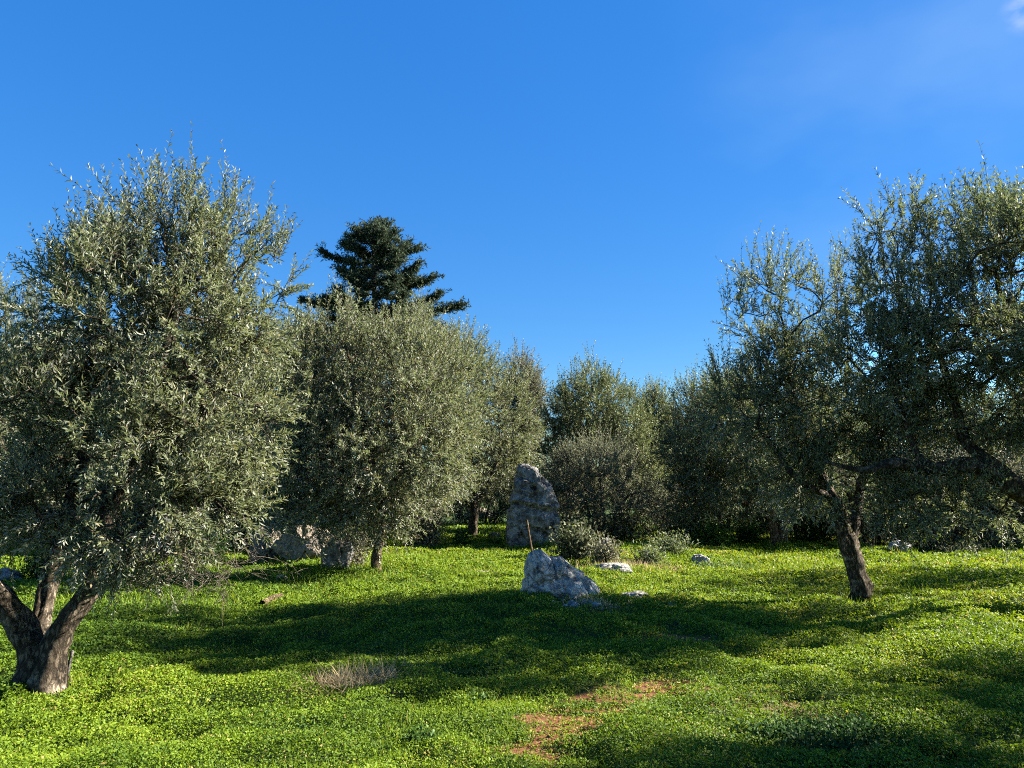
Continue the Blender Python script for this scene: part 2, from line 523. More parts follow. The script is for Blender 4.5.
# ---- the big olive at the left, three stems from one stool
b = gp(38, 692); D = b[1]
l1 = [(b[0] - .03, b[1], b[2] - .12, .185)] + limb([(36, 668, D, .165), (28, 640, D, .125), (6, 604, D - .1, .095), (-26, 570, D - .2, .085), (-60, 480, D - .1, .08), (-50, 380, D + .1, .06)])
l2 = [(b[0] - .02, b[1] + .1, b[2] - .05, .16)] + limb([(36, 650, D + .1, .10), (44, 605, D + .2, .075), (58, 545, D + .35, .075), (85, 450, D + .5, .06), (110, 330, D + .5, .04)])
l3 = [(b[0] + .07, b[1] - .02, b[2] - .12, .16)] + limb([(50, 668, D - .05, .115), (62, 630, D - .05, .088), (86, 594, D, .082), (98, 555, D + .05, .075), (118, 480, D + .1, .075), (160, 380, D + .1, .055), (180, 280, D + .1, .035)])
l4 = limb([(84, 596, D, .06), (110, 575, D - .15, .055), (145, 530, D - .3, .05), (185, 460, D - .3, .04), (215, 390, D - .2, .03)])
make_tree('olive_tree', 'largest foreground olive tree with silvery crown and thick trunk forking into stems', 'olive tree', b, [l1, l2, l3, l4],
          [blob(172, 250, D + .2, 82, 60, .8, 1.0), blob(116, 308, D + .3, 56, 66, .8, .8), blob(232, 290, D + .1, 58, 80, .7, .9), blob(160, 330, D, 110, 110, 1.1, 1.2),
           blob(200, 425, D - .1, 78, 80, .9, 1.1), blob(95, 440, D - .2, 110, 90, 1.1, 1.1), blob(130, 500, D - .5, 105, 62, .7, 1.1),
           blob(25, 500, D - .1, 80, 50, .7, .8), blob(215, 505, D - .2, 42, 48, .5, .9), blob(8, 435, D, 80, 78, 1.0, .6), blob(170, 555, D - .4, 60, 26, .4, .6)],
          nodes=1750, twigs=3, leaves=26, seed=3, bark_amp=.85, shoots=.5, tw_len=(.24, .42), gap=.47, gap_scale=.5, up=.6,
          bare=[(at(175, 555, D - .45), (.66, .4, .22), 120, .34), (at(90, 520, D - .4), (.6, .4, .3), 45, .3)])

# ---- dark olive behind it at the left edge
b = gp(-70, 575); D = b[1]
make_tree('olive_tree', 'dark leafy olive cut off by the left edge behind the biggest tree', 'olive tree', b,
          [[(b[0], b[1], b[2] - .1, .17)] + limb([(-68, 530, D, .14), (-60, 470, D, .1), (-40, 400, D, .06)]), limb([(-62, 500, D, .08), (-20, 450, D - .3, .06), (20, 420, D - .3, .04)])],
          [blob(0, 375, D, 62, 90, 1.1), blob(-80, 390, D, 90, 120, 1.4), blob(30, 440, D, 70, 70, 1.2), blob(-10, 320, D, 35, 45, .7)],
          nodes=800, twigs=3, leaves=20, leaf=(.075, .021), mat='olive_mid', seed=11, tw_len=(.3, .55), shoots=.3, gap=.36)

# ---- middle olive with the slim pale trunk
b = gp(378, 571); D = b[1]
make_tree('olive_tree', 'round sunlit olive on a slim pale trunk between the biggest tree and the standing stone', 'olive tree', b,
          [[(b[0], b[1], b[2] - .12, .10)] + limb([(376, 558, D, .078), (382, 530, D, .065), (377, 480, D, .065), (360, 420, D, .06), (350, 360, D, .035)]),
           limb([(379, 510, D, .06), (410, 450, D, .05), (425, 390, D, .03)]), limb([(378, 500, D, .06), (330, 460, D - .3, .05), (310, 410, D - .3, .03)])],
          [blob(338, 392, D, 60, 74, 1.5), blob(415, 398, D, 55, 62, 1.4), blob(372, 360, D + .2, 55, 38, 1.0), blob(298, 425, D - .1, 50, 88, 1.2, 1.2),
           blob(375, 455, D - .4, 85, 60, 1.4), blob(445, 430, D + .1, 40, 60, 1.0), blob(360, 500, D - .3, 75, 35, 1.0), blob(300, 508, D - .9, 48, 30, .7, 1.3), blob(345, 318, D, 20, 22, .5, .5)],
          nodes=1500, twigs=3, leaves=24, leaf=(.096, .022), seed=5, tw_len=(.32, .6), shoots=.35, gap=.37, up=.45, bark='bark_warm', gap_scale=.8)

# ---- olive with the dark straight trunk, further back
b = gp(473, 539); D = b[1]
make_tree('olive_tree', 'olive with short dark straight trunk just left of the standing stone', 'olive tree', b,
          [[(b[0], b[1], b[2] - .12, .17)] + limb([(473, 525, D, .14), (474, 506, D, .13), (470, 470, D, .1), (462, 420, D, .06)]), limb([(474, 508, D, .1), (490, 480, D, .08), (505, 440, D, .05)]),
           limb([(472, 508, D, .08), (455, 490, D, .07), (440, 450, D, .05)])],
          [blob(462, 400, D, 45, 62, 1.8), blob(500, 425, D, 36, 52, 1.5), blob(440, 450, D, 42, 46, 1.6), blob(486, 465, D - .3, 46, 34, 1.4), blob(468, 355, D, 22, 22, .8, .7)],
          nodes=1150, twigs=3, leaves=24, leaf=(.11, .026), seed=7, tw_len=(.45, .8), shoots=.35, gap=.36, up=.45, gap_scale=1.1)

# ---- pale crown rising behind the middle olive
b = on_ground(*at(415, 500, 21)[:2]); D = 21
make_tree('olive_tree', 'pale tall olive crown rising behind the round olive and below the conifer', 'olive tree', b,
          [[(b[0], b[1], b[2] - .1, .18)] + limb([(415, 480, D, .14), (420, 420, D, .1), (425, 360, D, .05)])],
          [blob(425, 352, D, 36, 42, 1.4), blob(445, 390, D, 40, 50, 1.4), blob(385, 390, D, 50, 60, 1.4), blob(420, 460, D, 55, 45, 1.4)],
          nodes=1000, twigs=3, leaves=22, leaf=(.11, .026), seed=9, tw_len=(.4, .75), shoots=.2, gap=.36, gap_scale=1.0)

# ---- centre scrub tree behind the standing stone
D = 27.0
b = on_ground(*at(598, 520, D)[:2])
make_tree('scrub_tree', 'broad greenish wild tree with rounded top right behind the standing stone', 'tree', b,
          [[(b[0], b[1], b[2] - .1, .22)] + limb([(598, 510, D, .18), (592, 480, D, .13), (580, 430, D, .08), (585, 395, D, .05)]), limb([(594, 490, D, .12), (618, 455, D, .08), (635, 425, D, .05)]),
           limb([(593, 480, D, .09), (560, 455, D, .06)])],
          [blob(592, 410, D, 36, 34, 2.0), blob(566, 428, D, 22, 32, 1.5), blob(626, 428, D, 22, 34, 1.8), blob(600, 460, D, 60, 45, 2.2), blob(640, 480, D, 28, 40, 1.6), blob(593, 378, D, 18, 12, .8, .8)],
          nodes=1500, twigs=3, leaves=22, leaf=(.105, .032), mat='scrub', seed=13, tw_len=(.4, .75), gap=.36, shoots=.3, gap_scale=1.0, bark='bark_grey')

# ---- grey thorny bush in front of it
b = gp(606, 543); D = b[1]
make_tree('thorn_bush', 'grey brown twiggy bush with few leaves right of the standing stone', 'bush', b,
          [[(b[0] + dx, b[1], b[2] - .1, .05)] + limb([(x1, 500, D, .04), (x2, y2, D + dy, .015)]) for dx, x1, x2, y2, dy in
           ((-.2, 592, 560, 450, .2), (0, 602, 598, 430, .6), (.2, 618, 640, 450, .1), (.3, 625, 650, 490, -.3), (-.3, 585, 570, 490, -.5))],
          [blob(600, 492, D, 52, 42, 1.4), blob(635, 510, D - .2, 32, 28, 1.2), blob(572, 492, D + .2, 26, 38, 1.1), blob(600, 460, D + .2, 40, 22, 1.0, .7)],
          nodes=700, twigs=3, leaves=17, leaf=(.085, .028), mat='scrub_grey', bark='dead_wood', seed=17, tw_len=(.35, .7), gap=.33, min_z=.1, r0=.006, gap_scale=.9, droop=.2)

# ---- dark olive, right of centre, two-stemmed
b = gp(778, 549); D = b[1]
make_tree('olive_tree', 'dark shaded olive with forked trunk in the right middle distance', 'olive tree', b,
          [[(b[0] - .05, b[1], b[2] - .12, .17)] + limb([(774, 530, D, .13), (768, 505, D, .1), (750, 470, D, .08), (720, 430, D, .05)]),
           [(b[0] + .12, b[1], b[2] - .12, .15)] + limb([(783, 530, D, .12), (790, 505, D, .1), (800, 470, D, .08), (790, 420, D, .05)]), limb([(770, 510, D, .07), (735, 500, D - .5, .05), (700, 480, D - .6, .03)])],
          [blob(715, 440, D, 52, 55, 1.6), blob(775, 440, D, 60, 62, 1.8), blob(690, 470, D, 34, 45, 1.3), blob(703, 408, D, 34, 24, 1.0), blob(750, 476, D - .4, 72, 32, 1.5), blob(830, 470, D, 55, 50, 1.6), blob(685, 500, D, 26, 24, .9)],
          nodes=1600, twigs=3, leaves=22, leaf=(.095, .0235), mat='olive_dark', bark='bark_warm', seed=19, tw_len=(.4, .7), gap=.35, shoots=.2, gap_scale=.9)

# ---- right olive with the leaning trunk in view
b = gp(862, 603); D = b[1]
make_tree('olive_tree', 'open crowned olive with leaning bare trunk standing on sunlit grass', 'olive tree', b,
          [[(b[0] + .02, b[1], b[2] - .12, .15)] + limb([(861, 588, D, .125), (853, 560, D, .12), (847, 535, D, .12), (838, 505, D, .085), (818, 470, D - .1, .07), (795, 400, D - .1, .05), (785, 330, D, .03)]),
           limb([(849, 548, D, .08), (856, 520, D, .075), (862, 480, D + .2, .06), (880, 420, D + .3, .04)]), limb([(838, 500, D, .05), (800, 480, D - .4, .045), (760, 430, D - .3, .03)])],
          [blob(785, 340, D, 45, 62, .9, .75), blob(768, 285, D, 34, 32, .6, .55), blob(735, 330, D, 18, 45, .4, .4), blob(805, 405, D, 72, 62, 1.1), blob(745, 405, D - .2, 38, 45, .7, .8), blob(850, 440, D, 70, 55, 1.0),
           blob(815, 480, D - .3, 55, 38, .7), blob(868, 488, D - .2, 40, 26, .6, .8), blob(835, 310, D + .2, 35, 50, .7, .55)],
          nodes=950, twigs=3, leaves=19, leaf=(.084, .0185), bark_amp=1.1, mat='olive_mid', seed=23, tw_len=(.3, .5), gap=.47, shoots=.5, up=.6, gap_scale=.55,
          bare=[(at(850, 520, D - .2), (.4, .3, .3), 16, .4)])

# ---- the big right-hand olive whose long limb reaches in from the right edge
b = gp(1100, 606); D = b[1]
make_tree('olive_tree', 'large spreading olive at the right edge with long thick limb reaching left', 'olive tree', b,
          [[(b[0], b[1], b[2] - .15, .30)] + limb([(1095, 580, D, .25), (1080, 540, D, .20), (1050, 508, D, .16), (1015, 488, D - .05, .125), (975, 466, D - .1, .105), (935, 469, D - .1, .085), (895, 464, D - .2, .058), (862, 470, D - .2, .038), (825, 462, D - .2, .02)]),
           limb([(1030, 495, D, .12), (1000, 470, D + .1, .10), (965, 440, D + .2, .075), (955, 400, D + .2, .05), (930, 330, D + .2, .035)]), limb([(1075, 535, D, .16), (1070, 460, D + .2, .12), (1045, 380, D + .2, .08), (1010, 300, D + .2, .05)]),
           limb([(1075, 520, D, .12), (1120, 440, D, .09), (1150, 360, D, .06)]), limb([(935, 467, D - .1, .05), (915, 450, D, .04), (895, 380, D, .03)])],
          [blob(888, 225, D, 36, 32, .6, .6), blob(905, 285, D, 55, 60, .9, .8), blob(965, 240, D, 48, 48, .8, .75), blob(1020, 245, D, 55, 52, .9, .85), blob(955, 335, D, 80, 65, 1.2), blob(1045, 340, D, 85, 95, 1.4),
           blob(880, 365, D - .1, 58, 52, .9), blob(1000, 408, D + .5, 85, 36, 1.0), blob(930, 505, D + .3, 62, 26, .8, 1.2), blob(1130, 330, D, 85, 120, 1.4), blob(905, 418, D + .4, 60, 30, .8), blob(990, 515, D + .4, 45, 24, .6, .6), blob(1105, 310, 8.4, 80, 75, 1.0, 1.7), blob(1015, 258, 8.9, 48, 45, .8, 1.2)],
          nodes=2500, twigs=3, leaves=20, leaf=(.084, .0185), bark_amp=.9, mat='olive_mid', seed=29, tw_len=(.3, .5), gap=.45, shoots=.5, up=.6, gap_scale=.6)

# ---- trees behind, closing the grove
def far_tree(x, ytop, D, wpx, label, seed, mat, name='olive_tree', bark='bark', nodes=800, leaf=(.14, .038), group='trees closing off the back of the grove', cat='tree', low=True):
    b = on_ground(*at(x, 500, D)[:2])
    h = 505 - ytop
    bl = [blob(x, ytop + h * .30, D, wpx * .72, h * .28, wpx * D / F * .7), blob(x - wpx * .45, ytop + h * .5, D, wpx * .6, h * .28, wpx * D / F * .6), blob(x + wpx * .45, ytop + h * .48, D, wpx * .6, h * .3, wpx * D / F * .6),
          blob(x, ytop + h * .1, D, wpx * .35, h * .1, wpx * D / F * .4, .6)]
    if low: bl.append(blob(x, ytop + h * .78, D, wpx, h * .24, wpx * D / F * .7))
    return make_tree(name, label, cat, b, [[(b[0], b[1], b[2] - .1, .2)] + limb([(x, 490, D, .17), (x - wpx * .1, ytop + h * .6, D, .11), (x, ytop + h * .25, D, .05)])],
                     bl, nodes=nodes, twigs=3, leaves=21, leaf=leaf, mat=mat, bark=bark, seed=seed, tw_len=(.55, 1.0), gap=.33, shoots=.3, gap_scale=1.4, min_z=.15, group=group)

far_tree(521, 358, 34, 24, 'thin brownish treetop between the straight trunked olive and the rounded wild tree', 31, 'scrub_brown', 'scrub_tree', 'bark_grey')
far_tree(657, 394, 36, 20, 'pale grey green treetop between the rounded wild tree and dark shaded olive', 32, 'olive_mid')
far_tree(716, 380, 33, 40, 'bushy green treetop behind the left side of the dark shaded olive', 33, 'olive_mid')
far_tree(270, 330, 25, 75, 'leafy olive filling the gap between the biggest olive and the round olive', 34, 'olive_mid', nodes=1300, leaf=(.12, .03))
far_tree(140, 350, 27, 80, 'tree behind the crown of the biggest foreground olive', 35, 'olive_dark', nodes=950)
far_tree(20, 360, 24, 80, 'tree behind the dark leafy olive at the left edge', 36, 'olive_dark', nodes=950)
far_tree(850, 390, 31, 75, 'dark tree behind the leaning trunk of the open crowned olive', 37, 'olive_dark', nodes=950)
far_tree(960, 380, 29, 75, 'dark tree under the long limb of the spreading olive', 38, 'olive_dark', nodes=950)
far_tree(1080, 370, 30, 80, 'dark tree behind the trunk of the spreading olive at right edge', 39, 'olive_dark', nodes=800)


# ---- conifer
def conifer(x0, D):
    rng = np.random.default_rng(41)
    b = on_ground(*at(x0, 500, D)[:2])
    root = thing('conifer_tree', b, 'tall dark conifer with flat layered branches rising above the olives', 'conifer')
    P = np.array([(b[0], b[1], b[2] - .1, .30)] + limb([(x0, 400, D, .22), (x0 - 1, 300, D, .13), (x0 - 3, 250, D, .07), (x0 - 1, 224, D, .02)]))
    C = catmull(P, .25)
    V, Q = sweep(C[:, :3], C[:, 3], 10, .3, 4, .2)
    obj('trunk', mesh_from('trunk', V - b, Q, mat=M['bark']), root)
    br = [  # attach y, tip x, tip y, depth offset
        (240, 356, 228, .3), (240, 394, 230, -.3), (252, 346, 240, -.6), (255, 408, 244, .4), (262, 322, 252, -.2), (268, 420, 248, .3), (262, 344, 246, .9), (268, 398, 252, -1.0),
        (278, 340, 268, 1.2), (282, 418, 262, -.9), (285, 436, 276, .4), (288, 352, 276, -1.4), (296, 412, 280, 1.4), (300, 338, 288, .5), (305, 440, 292, -.3), (308, 428, 300, 1.0),
        (312, 302, 300, .2), (318, 330, 300, -1.2), (320, 462, 306, .3), (322, 430, 312, -1.3), (330, 300, 318, -.8), (335, 345, 318, 1.8), (338, 440, 326, 1.4), (345, 290, 332, .6), (350, 455, 336, -.7), (356, 310, 346, -1.6), (360, 430, 350, -1.8),
        (368, 290, 358, .5), (372, 470, 360, .5)]
    for k in range(62):
        ya = rng.uniform(236, 372); ln = (ya - 222) * .60 + 12; a = rng.random() * 6.283; ln *= rng.uniform(.45, 1.15)
        br.append((ya, x0 + math.cos(a) * ln * rng.uniform(.6, .95), ya - rng.uniform(6, 16) * (1 + (ya < 270) * .6), math.sin(a) * ln * .9 * D / F))
    bp = Parts(); lp, ld, ln_, ll, lw = [], [], [], [], []
    for (ya, xt, yt, dz) in br:
        a = at(x0 - 1, ya, D); t = at(xt, yt, D + dz)
        mid = (a + t) / 2 + np.array([0, 0, -.26]) + rng.normal(size=3) * .2
        C = catmull(np.array([np.append(a, .05), np.append(mid, .035), np.append(t, .008)]), .12)
        V, Q = sweep(C[:, :3], C[:, 3], 5); bp.add(V - b, Q)
        n = len(C); L = np.linalg.norm(t - a)
        ns = int(30 * L)
        u = rng.uniform(.18, 1.0, ns) ** .8
        q = C[np.minimum((u * (n - 1)).astype(int), n - 1), :3]
        ax = norm(t - a)
        side = norm(np.cross(ax, [0, 0, 1.]))
        sg = rng.choice([-1, 1], ns)
        SD = norm(ax * .8 + side[None] * (sg * rng.uniform(.1, 1.0, ns))[:, None] + np.array([0, 0, .10]) + rng.normal(size=(ns, 3)) * .38)
        SL = rng.uniform(.18, .85, ns) * (1.2 - .5 * u)
        V, Q = thin_stems(q - b, SD, SL, np.full(ns, .01), rng.normal(size=(ns, 3)) * .1, rng); bp.add(V, Q)
        m = 26
        T = rng.random((ns, m))
        pp = q[:, None] + SD[:, None] * (T * SL[:, None])[..., None] + rng.normal(size=(ns, m, 3)) * .03
        dd = norm(SD[:, None] * .6 + rng.normal(size=(ns, m, 3)) * .6 + np.array([0, 0, .25]))
        lp.append(pp.reshape(-1, 3)); ld.append(dd.reshape(-1, 3))
    V, Q = bp.get(); obj('branches', mesh_from('branches', V, Q, mat=M['bark']), root)
    P_ = np.vstack(lp); D_ = np.vstack(ld); n = len(P_)
    V, Q = leaf_quads(P_ - b, D_, rand_unit(rng, n) + np.array([0, 0, .6]), rng.uniform(.12, .22, n), rng.uniform(.03, .05, n))
    obj('crown', mesh_from('crown', V, Q, np.repeat(np.clip(rng.normal(.4, .25, n), 0, 1), 4), M['conifer']), root)

conifer(376, 34.0)

# ------------------------------------------------------------------ rocks
def icosphere(sub):
    import bmesh
    bm = bmesh.new(); bmesh.ops.create_icosphere(bm, subdivisions=sub, radius=1)
    V = np.array([v.co[:] for v in bm.verts]); Q = np.array([[l.index for l in f.verts] for f in bm.faces]); bm.free()
    return V, Q

ROCKPOS = []
ICO = {k: icosphere(k) for k in (4, 5, 6, 7)}


def rock(name, label, cat, c, size, seed, mat='rock', sub=5, rough=.35, rot=0., sink=.25, group=None, shape=None, tilt=0.):
    """c = ground point, size = (x, y, z) full extents"""
    V, Q = ICO[sub]
    V = V.copy()
    rng = np.random.default_rng(seed)
    off = rng.uniform(-50, 50, 3)
    # facets
    for k in range(9):
        nrm = rand_unit(rng, 1)[0]; d = rng.uniform(.62, .88)
        s = V @ nrm; ex = np.maximum(0, s - d); V = V - ex[:, None] * nrm * .85
    r = 1 + rough * (fbm(V + off, .95, 3, seed) - .5) * 1.3
    cr = fbm(V * 1.0 + off + 7, .42, 5, seed + 3, .6)
    r = r + rough * .8 * (cr - .5) - rough * .55 * smooth(.55, .72, fbm(V + off + 31, .3, 3, seed + 8))
    V = V * r[:, None]
    V = V * np.array(size) / 2
    if shape is not None: V = shape(V)
    ca, sa = math.cos(tilt), math.sin(tilt)
    V = np.stack([V[:, 0] * ca - V[:, 2] * sa, V[:, 1], V[:, 0] * sa + V[:, 2] * ca], 1)
    ca, sa = math.cos(rot), math.sin(rot)
    V = np.stack([V[:, 0] * ca - V[:, 1] * sa, V[:, 0] * sa + V[:, 1] * ca, V[:, 2]], 1)
    V[:, 2] += size[2] * (.5 - sink)
    if size[0] > .15: ROCKPOS.append((c[0], c[1], size[0] * .5, size[1] * .5))
    o = obj(name, mesh_from(name, V, Q, mat=M[mat]), None, Vector(c))
    return tag(o, label, cat, group)


# standing stone: pointed monolith with ledges and a hole
def standing_stone(g):
    V, Q = ICO[7]
    V = V.copy()
    z = V[:, 2]; s = np.sqrt(np.maximum(1e-6, 1 - z * z)); ang = np.arctan2(V[:, 1], V[:, 0])
    h = .5 + .5 * np.sin(np.arcsin(np.clip(z, -1, 1)) * .98) / math.sin(math.pi / 2 * .98)
    close = np.minimum(1, s / .45) ** .7
    xl = np.interp(h, [0, .2, .45, .6, .75, .9, 1], [-.66, -.68, -.67, -.63, -.52, -.46, -.40])
    xr = np.interp(h, [0, .2, .42, .55, .7, .85, .95, 1], [.58, .64, .66, .66, .52, .28, .10, .0])
    cx, hw = (xl + xr) / 2, (xr - xl) / 2
    dep = np.interp(h, [0, .4, .7, 1], [.55, .55, .42, .22])
    ca, sa = np.cos(ang), np.sin(ang)
    ex = .42
    X = cx + np.sign(ca) * np.abs(ca) ** ex * hw * close
    Y = np.sign(sa) * np.abs(sa) ** ex * dep * close
    P = np.stack([X, Y, h * 2.36], 1)
    nrm = norm(np.stack([ca * s, sa * s, z * .8], 1))
    d = (fbm(P, .75, 3, 901) - .5) * .26 + (fbm(P + 9, .24, 4, 902, .6) - .5) * .15
    d -= .16 * smooth(.55, .70, fbm(P + 3, .30, 4, 903)) + .08 * np.abs(fbm(P + 12, .5, 4, 907) - .5)
    hz = P[:, 2] + (vnoise(P, .4, 905) - .5) * .25 + .12 * P[:, 0]
    d += .05 * np.exp(-((hz - 1.30) / .07) ** 2) - .045 * np.exp(-((hz - 1.14) / .07) ** 2) - .03 * np.exp(-((hz - 1.95) / .05) ** 2)
    front = (P[:, 1] < 0)
    hole = np.hypot(P[:, 0] - .02, P[:, 2] - 1.72)
    d -= front * .30 * np.exp(-(hole / .075) ** 4)
    P = P + nrm * d[:, None]
    P[:, 2] -= .12
    o = obj('standing_stone', mesh_from('standing_stone', P, Q, mat=M['rock']), None, Vector(g))
    return tag(o, 'tall pitted grey standing stone with pointed top between the olives', 'standing stone')


standing_stone(gp(533, 547)); ROCKPOS.append((*gp(533, 547)[:2], .72, .6))
for q in ((38, 690), (862, 602), (378, 570), (473, 538), (778, 548)): ROCKPOS.append((*gp(*q)[:2], .24, .22))

def boulder(g):
    V, Q = ICO[7]
    V = V.copy()
    hx = np.sign(V[:, 0]) * np.abs(V[:, 0]) ** .8
    hy = np.sign(V[:, 1]) * np.abs(V[:, 1]) ** .75
    hz = np.sign(V[:, 2]) * np.abs(V[:, 2]) ** .7
    X = hx * .57
    top = np.interp(X, [-.57, -.46, -.30, -.16, .0, .18, .36, .50, .57], [.66, .78, .76, .62, .60, .45, .36, .22, .12])
    bot = -.22
    Z = np.where(hz > 0, hz * top, hz * .22)
    dep = np.interp(X, [-.57, .0, .57], [.40, .44, .30])
    P = np.stack([X, hy * dep + .10 * X, Z], 1)
    nrm = norm(V * np.array([1, 1, 1.1]))
    d = (fbm(P, .42, 3, 931) - .5) * .32 + (fbm(P + 5, .16, 5, 932, .55) - .5) * .055 - .05 * np.abs(fbm(P * np.array([1, 1, .6]) + 8, .25, 4, 936) - .5)
    d -= .05 * smooth(.58, .70, fbm(P + 2, .16, 3, 933))
    # fissures running down the face
    q = P.copy(); q[:, 0] += .45 * P[:, 2]; q[:, 2] *= .35
    f = np.abs(fbm(q, .34, 3, 934) - .5)
    d -= .06 * (1 - smooth(.0, .035, f))
    P = P + nrm * d[:, None]
    o = obj('boulder', mesh_from('boulder', P, Q, mat=M['rock_fine']), None, Vector(g))
    ROCKPOS.append((g[0], g[1], .58, .42))
    return tag(o, 'grey weathered boulder sloping down to the right on the grass in the centre', 'boulder')


boulder(gp(562, 600) + np.array([0, .36, 0]))

def r_px(name, label, x, y, wpx, hpx, seed, mat='rock_fine', sub=5, rough=.42, cat='rock', group=None, sink=.3, dz=.8, tilt=0., sizey=None):
    g = gp(x, y); s = g[1] / F
    return rock(name, label, cat, g, (wpx * s, wpx * s * dz, hpx * s / (1 - sink)), seed, mat, sub, rough, 0, sink, group, tilt=tilt)

r_px('rock', 'flat pale slab of rock lying behind the right end of the boulder', 612, 574, 46, 9, 103)
r_px('rock', 'low pale flat stone in grass right of the boulder', 633, 599, 30, 8, 104)
r_px('rock', 'small bluish grey rock in grass below the dark shaded olive', 700, 568, 20, 13, 105)
r_px('rock', 'grey rock on the grass behind the leaning trunk', 900, 554, 26, 14, 106)
r_px('rock', 'small pale stone lying on dry grass near the grey rock at right', 924, 572, 12, 5, 107)
r_px('outcrop', 'rough rock outcrop with lit right face under the round olive', 306, 562, 58, 36, 108, 'rock_warm', 6, .6, 'rock outcrop')
r_px('outcrop', 'tall shaded bluish rock face at the left end of the outcrop', 268, 564, 34, 36, 109, 'rock_warm', 6, .5, 'rock outcrop')
r_px('rock', 'rounded grey rock beside the slim pale trunk', 337, 570, 34, 30, 110, 'rock', 5, .45)
r_px('rock', 'pale weathered stone under the straight trunked olive', 482, 520, 32, 15, 111, 'rock_warm')
r_px('rock', 'small warm stone between the straight trunk and standing stone', 494, 541, 14, 9, 112, 'rock_warm')
r_px('rock', 'pale flat soil covered slab in grass left of the boulder', 480, 576, 40, 5, 113, 'rock_warm', sink=.5)
r_px('rock', 'small white stone on grass in front of the outcrop', 281, 584, 13, 6, 114)
r_px('rock', 'pale blue boulder behind the left limb of the biggest olive', 62, 575, 46, 34, 115, 'rock')
r_px('rock', 'pale boulder at the left edge under the olive foliage', 2, 586, 40, 18, 116, 'rock')
r_px('rock', 'large pale rock seen through twigs of the biggest olive', 150, 560, 50, 40, 117, 'rock', 6)
r_px('rock', 'whitish rock at the far left under hanging leaves', 0, 540, 44, 36, 118, 'rock')
r_px('rock', 'upright bluish rock behind the pale leaved shrub', 606, 560, 18, 24, 119, 'rock')
# rubble in front of the boulder
rng = np.random.default_rng(77)
for i in range(22):
    x = rng.normal(592, 22); y = rng.uniform(603, 617); w = rng.uniform(5, 11)
    r_px('rubble_stone', 'small loose grey stone scattered at the foot of the boulder', x, y, w, w * .55, 200 + i, 'rock_fine', 4, .4, 'stone', 'loose stones at the foot of the boulder')


# ------------------------------------------------------------------ soil / cover masks (pixel places on the ground)
SOIL = [  # x px, y px, rx m, ry m, amount
    (532, 752, .2, .10, .9), (548, 742, .2, .10, .85), (563, 732, .22, .10, .9), (578, 721, .26, .12, .95), (598, 709, .28, .13, 1.0), (622, 697, .3, .14, 1.0), (650, 688, .3, .13, .85), (672, 681, .25, .1, .6),
    (682, 642, .36, .26, 1.0), (650, 648, .2, .1, .6), (388, 692, .14, .06, .9), (318, 690, .12, .08, .7), (490, 574, .65, .25, .6), (700, 700, .5, .16, .35), (740, 690, .4, .1, .4), (818, 713, .45, .13, .85),
    (905, 567, 1.1, .35, .45), (594, 609, .42, .26, .8), (38, 760, .2, .05, .6), (450, 603, .5, .2, .25), (770, 575, .5, .2, .3), (180, 650, .5, .1, .25), (690, 735, .3, .08, .3)]
SOIL = [(*gp(x, y)[:2], a * 1.35, c * 1.45, w) for x, y, a, c, w in SOIL]


def soil_mask(x, y):
    p = np.stack([x, y, 0 * x], 1)
    wob = (vnoise(p, .25, 21) - .5) * .9 + (vnoise(p, .09, 22) - .5) * .5
    m = np.zeros_like(x)
    for cx, cy, a, c, w in SOIL:
        d = np.hypot((x - cx) / a, (y - cy) / c) + wob
        m = np.maximum(m, w * (1 - smooth(.55, 1.15, d)))
    return m


# ------------------------------------------------------------------ ground sheet
def ground():
    n = 420
    u = np.linspace(-1, 1, n)
    k = 6.2
    gx = np.sinh(u * k) / math.sinh(k) * 420
    gy = np.sinh(u * k) / math.sinh(k) * 420 + 7
    X, Y = np.meshgrid(gx, gy)
    Z = hgt(X.ravel(), Y.ravel())
    V = np.stack([X.ravel(), Y.ravel(), Z], 1)
    i, j = np.meshgrid(np.arange(n - 1), np.arange(n - 1))
    a = (j * n + i).ravel()
    Q = np.stack([a, a + 1, a + n + 1, a + n], 1)
    m, nt, out = new_mat('ground_soil')
    tc = N_(nt, 'ShaderNodeTexCoord')
    n1 = N_(nt, 'ShaderNodeTexNoise'); n1.inputs['Scale'].default_value = 18; n1.inputs['Detail'].default_value = 10; n1.inputs['Roughness'].default_value = .7
    n2 = N_(nt, 'ShaderNodeTexNoise'); n2.inputs['Scale'].default_value = 1.4; n2.inputs['Detail'].default_value = 6
    for q in (n1, n2): nt.links.new(tc.outputs['Object'], q.inputs['Vector'])
    soil = ramp(nt, n1.outputs['Fac'], [(.3, (.075, .030, .014)), (.5, (.15, .062, .030)), (.68, (.22, .105, .055)), (.8, (.30, .185, .12))])
    moss = ramp(nt, n1.outputs['Fac'], [(.3, (.018, .035, .008)), (.6, (.045, .075, .016)), (.8, (.09, .10, .03))])
    at_ = N_(nt, 'ShaderNodeAttribute', attribute_name='soil')
    c = mixc(nt, at_.outputs['Fac'], moss, soil)
    p = N_(nt, 'ShaderNodeBsdfPrincipled'); p.inputs['Roughness'].default_value = .95; p.inputs['Specular IOR Level'].default_value = .1
    nt.links.new(c, p.inputs['Base Color'])
    b = N_(nt, 'ShaderNodeBump'); b.inputs['Strength'].default_value = .8; b.inputs['Distance'].default_value = .03
    nt.links.new(n1.outputs['Fac'], b.inputs['Height']); nt.links.new(b.outputs[0], p.inputs['Normal'])
    nt.links.new(p.outputs[0], out.inputs[0])
    me = mesh_from('ground', V, Q, mat=m, extra={'soil': np.clip(soil_mask(V[:, 0], V[:, 1]) * 1.5, 0, 1)})
    tag(obj('ground', me), kind='structure')

ground()


